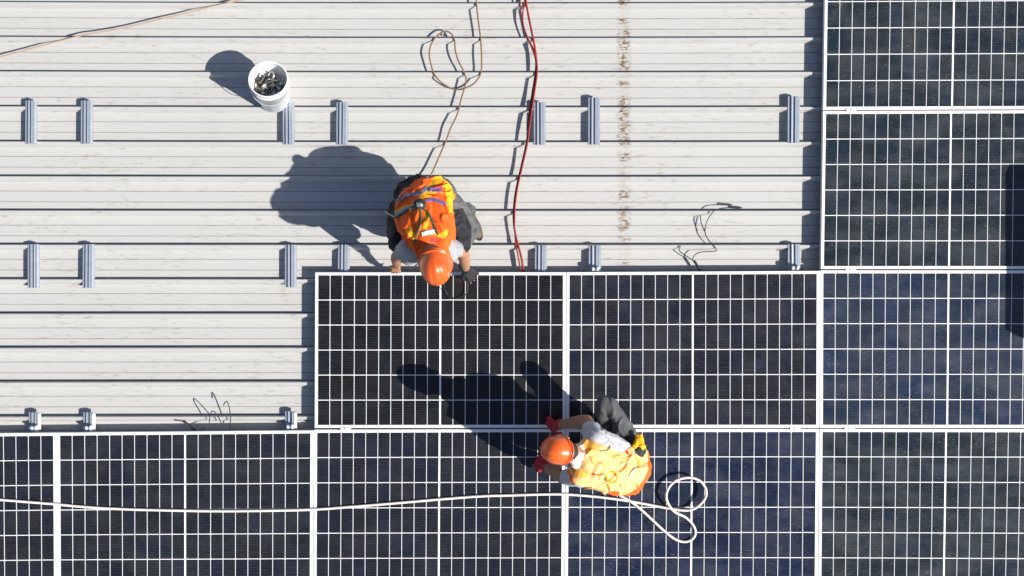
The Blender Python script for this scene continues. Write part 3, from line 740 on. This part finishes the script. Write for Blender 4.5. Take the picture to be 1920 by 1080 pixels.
# ---- stooping worker, squatting at the upper edge of the black panel
def worker_stooping():
    root = empty('person', P(800, 430, 0)); tag(root, 'person squatting in a bright orange safety vest, reaching down to the black panel edge', 'person')
    hipL, hipR = P(773,368,.45), P(822,366,.45)
    kneeL, kneeR = P(748,452,.53), P(862,455,.52)
    ankL, ankR = P(748,392,.15), P(874,396,.14)
    shL, shR = P(770,462,.76), P(834,461,.78)
    elL, elR = P(744,481,.44), P(869,474,.46)
    wrL, wrR = P(744,497,.22), P(873,503,.21)
    nk = P(806,474,.84); hc = P(817,492,.90)
    fwd = (.06,-.60,-.66); up = (.06,-.46,.88)
    q = head_axes(fwd, up)
    b = Blob(); S = .93
    G = add_head(b, hc, q, S)
    b.cap(P(803,462,.80), .058, hc+q@Vector((0,-.03,-.03)), .052)
    b.cap(shL, .052, shR, .052); b.chain((hipL,.10),(P(776,410,.62),.095),(P(781,448,.74),.088)); b.chain((hipR,.10),(P(818,410,.64),.095),(P(824,448,.76),.088))
    b.cap(P(797,372,.50), .10, P(803,448,.76), .105)
    for h, k, a, toe in ((hipL,kneeL,ankL,P(742,424,.06)), (hipR,kneeR,ankR,P(893,441,.07))):
        b.chain((h,.085),(k,.056),(k,.056)); b.chain((k,.054),(k.lerp(a,.35),.056),(a,.038)); b.cap(a, .038, toe, .026)
    b.chain((shL,.050),(elL,.038)); b.chain((elL,.038),(elL.lerp(wrL,.3),.040),(wrL,.027))
    b.chain((shR,.050),(elR,.038)); b.chain((elR,.038),(elR.lerp(wrR,.3),.041),(wrR,.028))
    dl = P(741,516,.128)-wrL; dr = P(888,520,.135)-wrR
    add_hand(b, wrL, dl, (.0,.5,-.8), 1, (.55,.35,.45,.65), s=.84)
    jr = add_hand(b, wrR, dr, (-.2,.3,-.9), 1, (.25,.30,.40,.55), s=1.03)
    body, bbv = b.build('body', [M_skin], root, .0048, 3)
    face_parts(root, G, q, S, body)
    # trousers
    b = Blob()
    b.cap(hipL, .118, hipR, .116); b.cap(P(778,372,.50), .115, P(815,372,.50), .11); b.cap(P(785,360,.46), .11, P(797,395,.58), .11)
    for h, k, a in ((hipL,kneeL,ankL), (hipR,kneeR,ankR)):
        b.chain((h,.105),(h.lerp(k,.6),.090),(k,.070)); b.chain((k,.068),(k.lerp(a,.45),.074),(a+Vector((0,0,.03)),.060)); 
    b.cap(kneeR, .066, P(885,430,.22), .052); b.cap(P(850,385,.42), .075, P(884,432,.26), .055)
    t, _ = b.build('trousers', [M_trs, M_trs_shade], root, .006, 4, .011, (11,16,11), seed=1)
    zone(t, [(842,395),(868,390),(884,425),(882,480),(845,480),(838,440)], 1, .30)  # dark areas: shade on thighs and knees painted into the trouser colour
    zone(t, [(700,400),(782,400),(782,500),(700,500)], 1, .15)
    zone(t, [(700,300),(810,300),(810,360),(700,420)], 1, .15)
    # t-shirt
    b = Blob(); b.cap(shL, .066, shR, .066); b.cap(shL, .064, shL.lerp(elL,.55), .055); b.cap(shR, .064, shR.lerp(elR,.55), .054)
    b.cap(P(774,472,.66), .060, P(766,482,.40), .052); b.cap(P(826,466,.66), .06, P(834,478,.42), .048); b.cap(P(790,450,.74), .10, P(815,450,.76), .10); b.cap(P(776,474,.72), .062, P(843,474,.74), .058); b.cap(P(795,400,.62), .11, P(805,440,.74), .10)  # low hanging pieces at both sides added to fill out the cast shadow
    b.build('tshirt', [M_shirt], root, .006, 4, .006, (16,16,16), seed=2)
    # vest
    b = Blob()
    b.chain((P(779,382,.56),.118),(P(777,410,.66),.112),(P(786,440,.765),.100)); b.chain((P(817,364,.56),.112),(P(816,400,.68),.110),(P(820,440,.785),.102))
    b.chain((P(800,372,.58),.122),(P(797,410,.70),.124),(P(804,444,.80),.098)); b.cap(P(784,452,.785), .080, P(825,454,.80), .078)
    b.cap(P(796,462,.80), .070, P(812,464,.81), .070); b.cap(P(802,472,.83), .066, P(822,472,.83), .066); b.cap(P(806,478,.85), .060, P(818,478,.85), .060)
    v, vb = b.build('safety_vest', [M_orange, M_yellow, M_redf], root, .0045, 3, .017, (10,8,10), seed=5)
    zone(v, [(800,352),(818,326),(848,334),(856,350),(850,394),(838,386),(835,350),(826,352),(812,366),(792,374),(786,372)], 1, .3)
    zone(v, [(836,335),(862,335),(852,400),(842,398)], 1, .3)
    zone(v, [(806,350),(820,346),(834,338),(829,352),(818,354)], 2, .5)
    zone(v, [(736,396),(760,386),(782,380),(782,386),(760,391),(736,404)], 1, .3)
    zone(v, [(797,392),(806,398),(801,440),(793,440)], 1, .5)
    zone(v, [(806,398),(812,408),(821,436),(814,434)], 2, .5)
    zone(v, [(758,432),(772,424),(779,440),(775,452)], 1, .5)
    zone(v, [(806,444),(830,448),(822,456),(806,453)], 2, .5)
    zone(v, [(806,434),(822,440),(838,430),(840,440),(830,448)], 1, .5)
    ribbon('reflective_stripe', vb, [(739,388),(748,375),(762,367),(778,364),(792,359),(802,350)], 7.5, M_refl, root)
    ribbon('reflective_stripe', vb, [(804,355),(815,356),(829,357)], 8, M_refl2, root)
    ribbon('reflective_stripe', vb, [(742,404),(755,395),(768,390),(778,389)], 6.5, M_refl, root)
    ribbon('reflective_stripe', vb, [(798,376),(812,374),(824,378),(837,384)], 6.5, M_refl2, root)
    ribbon('reflective_stripe', vb, [(791,439),(802,436),(815,434)], 8.5, M_refw, root)
    for pts in ([(786,388),(789,402),(788,420),(782,438),(777,456)], [(794,392),(802,398),(808,410),(816,428),(822,440)], [(741,409),(760,397),(776,387)]):
        ribbon('harness_strap', vb, pts, 3.4, M_green, root, .005)
    # buckle pad
    hz = vb.ray_cast(CAM, (P(787,384,0)-CAM).normalized())[0]
    bb_ = Blob(); bb_.ell(hz+Vector((0,0,.002)), (.040,.036,.016)); pad, _ = bb_.build('harness_pad', [M_web], root, .004, 2, .004, (40,40,40))
    b2 = Blob(); b2.cap(hz+Vector((-.012,.004,.016)), .010, hz+Vector((.010,.002,.016)), .010); b2.cap(hz+Vector((-.010,-.006,.016)), .009, hz+Vector((.010,-.006,.016)), .009)
    bk, _ = b2.build('buckle', [simple('buckle_steel', (.35,.46,.44), .3, .7, .2, 80)], None, .003, 1); bk.parent = pad
    # strap end sticking out at the left
    bm = bmesh.new(); tube(bm, catmull([P(757,410,.62),P(742,407,.60),P(730,402,.58),P(722,397,.57)]), .006, 6, 0, .004); adopt(from_bm('strap_end', bm, [M_ropew], None, True), root)
    # gloves: black half finger glove on the right hand
    b = Blob(); add_hand(b, wrR, dr, (-.2,.3,-.9), 1, (.25,.30,.40,.55), grow=.003, s=1.03, tips=False); b.cap(wrR-dr.normalized()*.03, .033, wrR+dr.normalized()*.01, .032)
    b.build('glove', [M_blkg], root, .004, 2, .0015, (60,60,60))
    boot(root, ankR+Vector((0,0,-.11)), P(899,446,.045), None, 1.0)
    boot(root, ankL+Vector((0,0,-.12)), P(744,432,.04), None, 1.0)
    helmet(root, hc+q@Vector((0,-.012,.048)), q, .94)
worker_stooping()

# ---- kneeling worker bent over the panel joint
def worker_kneeling():
    root = empty('person', P(1140, 860, PT)); tag(root, 'person kneeling on the panels in a faded orange vest, grey trousers and red gloves', 'person')
    hipR, hipL = P(1176,846,.46), P(1170,892,.46)
    kneeR, kneeL = P(1140,762,.52), P(1116,884,.19)
    ankR, ankL = P(1150,808,.20), P(1180,878,.16)
    shR, shL = P(1117,826,.76), P(1088,893,.74)
    elR, elL = P(1100,789,.55), P(1056,896,.44)
    wrR, wrL = P(1046,797,.27), P(1023,874,.23)
    nk = P(1092,858,.84); hc = P(1056,843,.88)
    fwd = (-.52,.06,-.85); up = (-.80,.08,.55); q = head_axes(fwd, up); S = .93
    b = Blob(); G = add_head(b, hc, q, S)
    b.cap(P(1100,860,.80), .056, hc+q@Vector((0,-.03,-.03)), .050)
    b.cap(shR, .050, shL, .050); b.cap(P(1120,856,.70), .072, hipR, .070); b.cap(P(1110,878,.70), .072, hipL, .070); b.cap(P(1115,866,.70), .085, P(1178,870,.46), .085)
    for h, k, a, toe in ((hipR,kneeR,ankR,P(1122,800,.135)), (hipL,kneeL,ankL,P(1196,880,.14))):
        m1, m2 = (P(1170,812,.50), P(1156,780,.50)) if h is hipR else (h.lerp(k,.4), h.lerp(k,.7))
        b.chain((h,.070),(m1,.050),(m2,.036),(k+(m2-k)*.2,.034)); b.chain((k,.036),(P(1134,778,.44) if h is hipR else k.lerp(a,.35),.038),(a,.034)); b.cap(a, .034, toe, .024)
    for s_, e_, w_ in ((shR,elR,wrR), (shL,elL,wrL)):
        b.chain((s_,.050),(e_,.040)); b.chain((e_,.040),(e_.lerp(w_,.3),.042),(w_,.028))
    dR = P(1021,806,.14)-wrR; dL = P(1002,860,.135)-wrL
    add_hand(b, wrR, dR, (0,.1,-1), 1, (.8,.85,.95,1.05)); add_hand(b, wrL, dL, (0,0,-1), -1, (.8,.85,.95,1.05))
    body, _ = b.build('body', [M_skin], root, .0048, 3); face_parts(root, G, q, S, body)
    # trousers
    b = Blob(); b.cap(P(1174,852,.46), .095, P(1172,888,.46), .095); b.cap(P(1168,855,.50), .095, P(1168,885,.50), .095)
    b.chain((P(1178,842,.46),.085),(P(1172,812,.51),.066),(P(1158,778,.52),.048),(P(1142,760,.53),.046)); b.chain((P(1134,757,.52),.052),(P(1133,775,.47),.060),(P(1143,800,.34),.060),(ankR+Vector((-.02,0,.02)),.056))
    b.cap(P(1178,842,.42), .085, P(1172,815,.38), .070)
    b.chain((P(1168,888,.44),.090),(kneeL,.068)); b.chain((kneeL,.066),(kneeL.lerp(ankL,.5),.066),(ankL,.050))
    b.build('trousers', [M_trs2], root, .006, 4, .011, (13,12,12), seed=8)
    b = Blob(); b.cap(P(1184,828,.56), .046, P(1194,846,.60), .058); b.cap(P(1172,862,.56), .10, P(1185,872,.54), .10)
    b.build('belt', [M_web], root, .006, 3, .003)
    b = Blob(); b.cap(P(1198,820,.60), .022, P(1202,838,.62), .028); b.cap(P(1194,830,.62), .02, P(1190,838,.64), .016); b.build('yellow_pouch', [M_yellow], root, .005, 2, .006, (30,30,30))
    # t-shirt with both sleeves
    b = Blob(); b.cap(shR, .068, shL, .066); b.cap(P(1122,838,.74), .085, P(1165,856,.60), .080); b.cap(P(1128,826,.70), .070, P(1160,842,.63), .072); b.cap(P(1150,845,.66), .080, P(1178,858,.58), .080)
    b.chain((shR,.068),(shR.lerp(elR,.5),.060)); b.chain((shL,.064),(shL.lerp(elL,.72),.052))
    b.cap(P(1118,870,.69), .085, P(1166,876,.52), .08)
    b.build('tshirt', [M_shirt2], root, .006, 4, .007, (14,18,14), seed=11)
    # vest
    b = Blob()
    b.cap(P(1106,845,.80), .070, P(1090,888,.78), .076)
    b.chain((P(1116,850,.78),.088),(P(1150,866,.69),.088),(P(1182,866,.57),.108)); b.chain((P(1100,886,.76),.085),(P(1140,898,.67),.092),(P(1174,895,.56),.100))
    b.chain((P(1105,866,.80),.085),(P(1142,880,.71),.104),(P(1184,880,.58),.116)); b.cap(P(1188,862,.52), .094, P(1178,898,.50), .098)
    v, vb = b.build('safety_vest', [M_pale, M_pale2, M_orange, M_redf], root, .0045, 3, .017, (9,11,9), seed=14)
    zone(v, [(1094,836),(1098,824),(1122,830),(1118,842),(1104,852)], 1, .5)
    zone(v, [(1068,880),(1076,878),(1098,882),(1106,890),(1092,898),(1076,892)], 1, .4)
    zone(v, [(1050,876),(1066,880),(1074,896),(1082,912),(1070,912),(1050,900)], 2, .3)  # orange edges: less sunlit sides of the vest painted into its colour
    zone(v, [(1215,835),(1240,835),(1240,940),(1150,945),(1150,931),(1178,926),(1196,914),(1208,898),(1215,880)], 2, .0)
    zone(v, [(1138,924),(1152,920),(1162,922),(1160,940),(1138,940)], 2, .0)
    def rb(pts, w, m, n='vest_seam', t=True, lift=.0025): ribbon(n, vb, pts, w, m, root, lift, t)
    rb([(1160,886),(1169,879),(1177,869)], 4, M_orange); rb([(1192,858),(1198,868),(1198,878)], 4.5, M_pale2)
    rb([(1107,856),(1112,868),(1118,874)], 3, M_pale2); rb([(1110,889),(1125,890),(1134,888)], 3, M_orange); rb([(1139,908),(1142,918),(1144,925)], 4, M_orange)
    rb([(1152,892),(1142,880),(1132,872),(1120,868)], 2.4, M_pale2)
    rb([(1130,846),(1150,856),(1172,860),(1190,852)], 2.4, M_pale2); rb([(1178,896),(1186,885),(1192,876)], 5, cloth('faded_tape', (.75,.55,.42)), 'reflective_stripe')
    rb([(1190,848),(1198,847),(1207,846)], 9, M_refl2, 'reflective_stripe', False)
    rb([(1092,838),(1093,850),(1090,862),(1082,872),(1072,878)], 4.5, M_redf, 'collar', False, .006)
    rb([(1166,848),(1173,845),(1178,852)], 5, M_redf)
    hz = vb.ray_cast(CAM, (P(1147,894,0)-CAM).normalized())[0]
    bm = bmesh.new(); pts = [hz+Vector((math.cos(a)*.034, math.sin(a)*.034, .010)) for a in [2*math.pi*k/30 for k in range(31)]]
    tube(bm, pts, .0055, 8); adopt(from_bm('fall_arrest_ring', bm, [M_yellow], None, True), root)
    # white neck cloth
    b = Blob(); b.cap(P(1086,843,.85), .036, P(1080,866,.84), .040); b.cap(P(1082,854,.87), .045, P(1076,856,.87), .045)
    b.build('neck_cloth', [cloth('white_cloth', (.72,.62,.54))], root, .005, 3, .006, (30,30,30))
    # gloves
    for w_, d_, pn, sd in ((wrR,dR,(0,.1,-1),1), (wrL,dL,(0,0,-1),-1)):
        b = Blob(); add_hand(b, w_, d_, pn, sd, (.8,.85,.95,1.05), grow=.0032); b.cap(w_-d_.normalized()*.03, .036, w_+d_.normalized()*.01, .034)
        b.build('glove', [M_redg], root, .004, 2, .002, (50,50,50))
    boot(root, P(1150,812,PT+.005), P(1118,800,PT+.008), None, .95, M_blkg); boot(root, P(1176,880,PT+.01), P(1200,880,PT+.012), None, .9, M_blkg)
    helmet(root, hc+q@Vector((0,-.012,.048)), q, .86)
worker_kneeling()
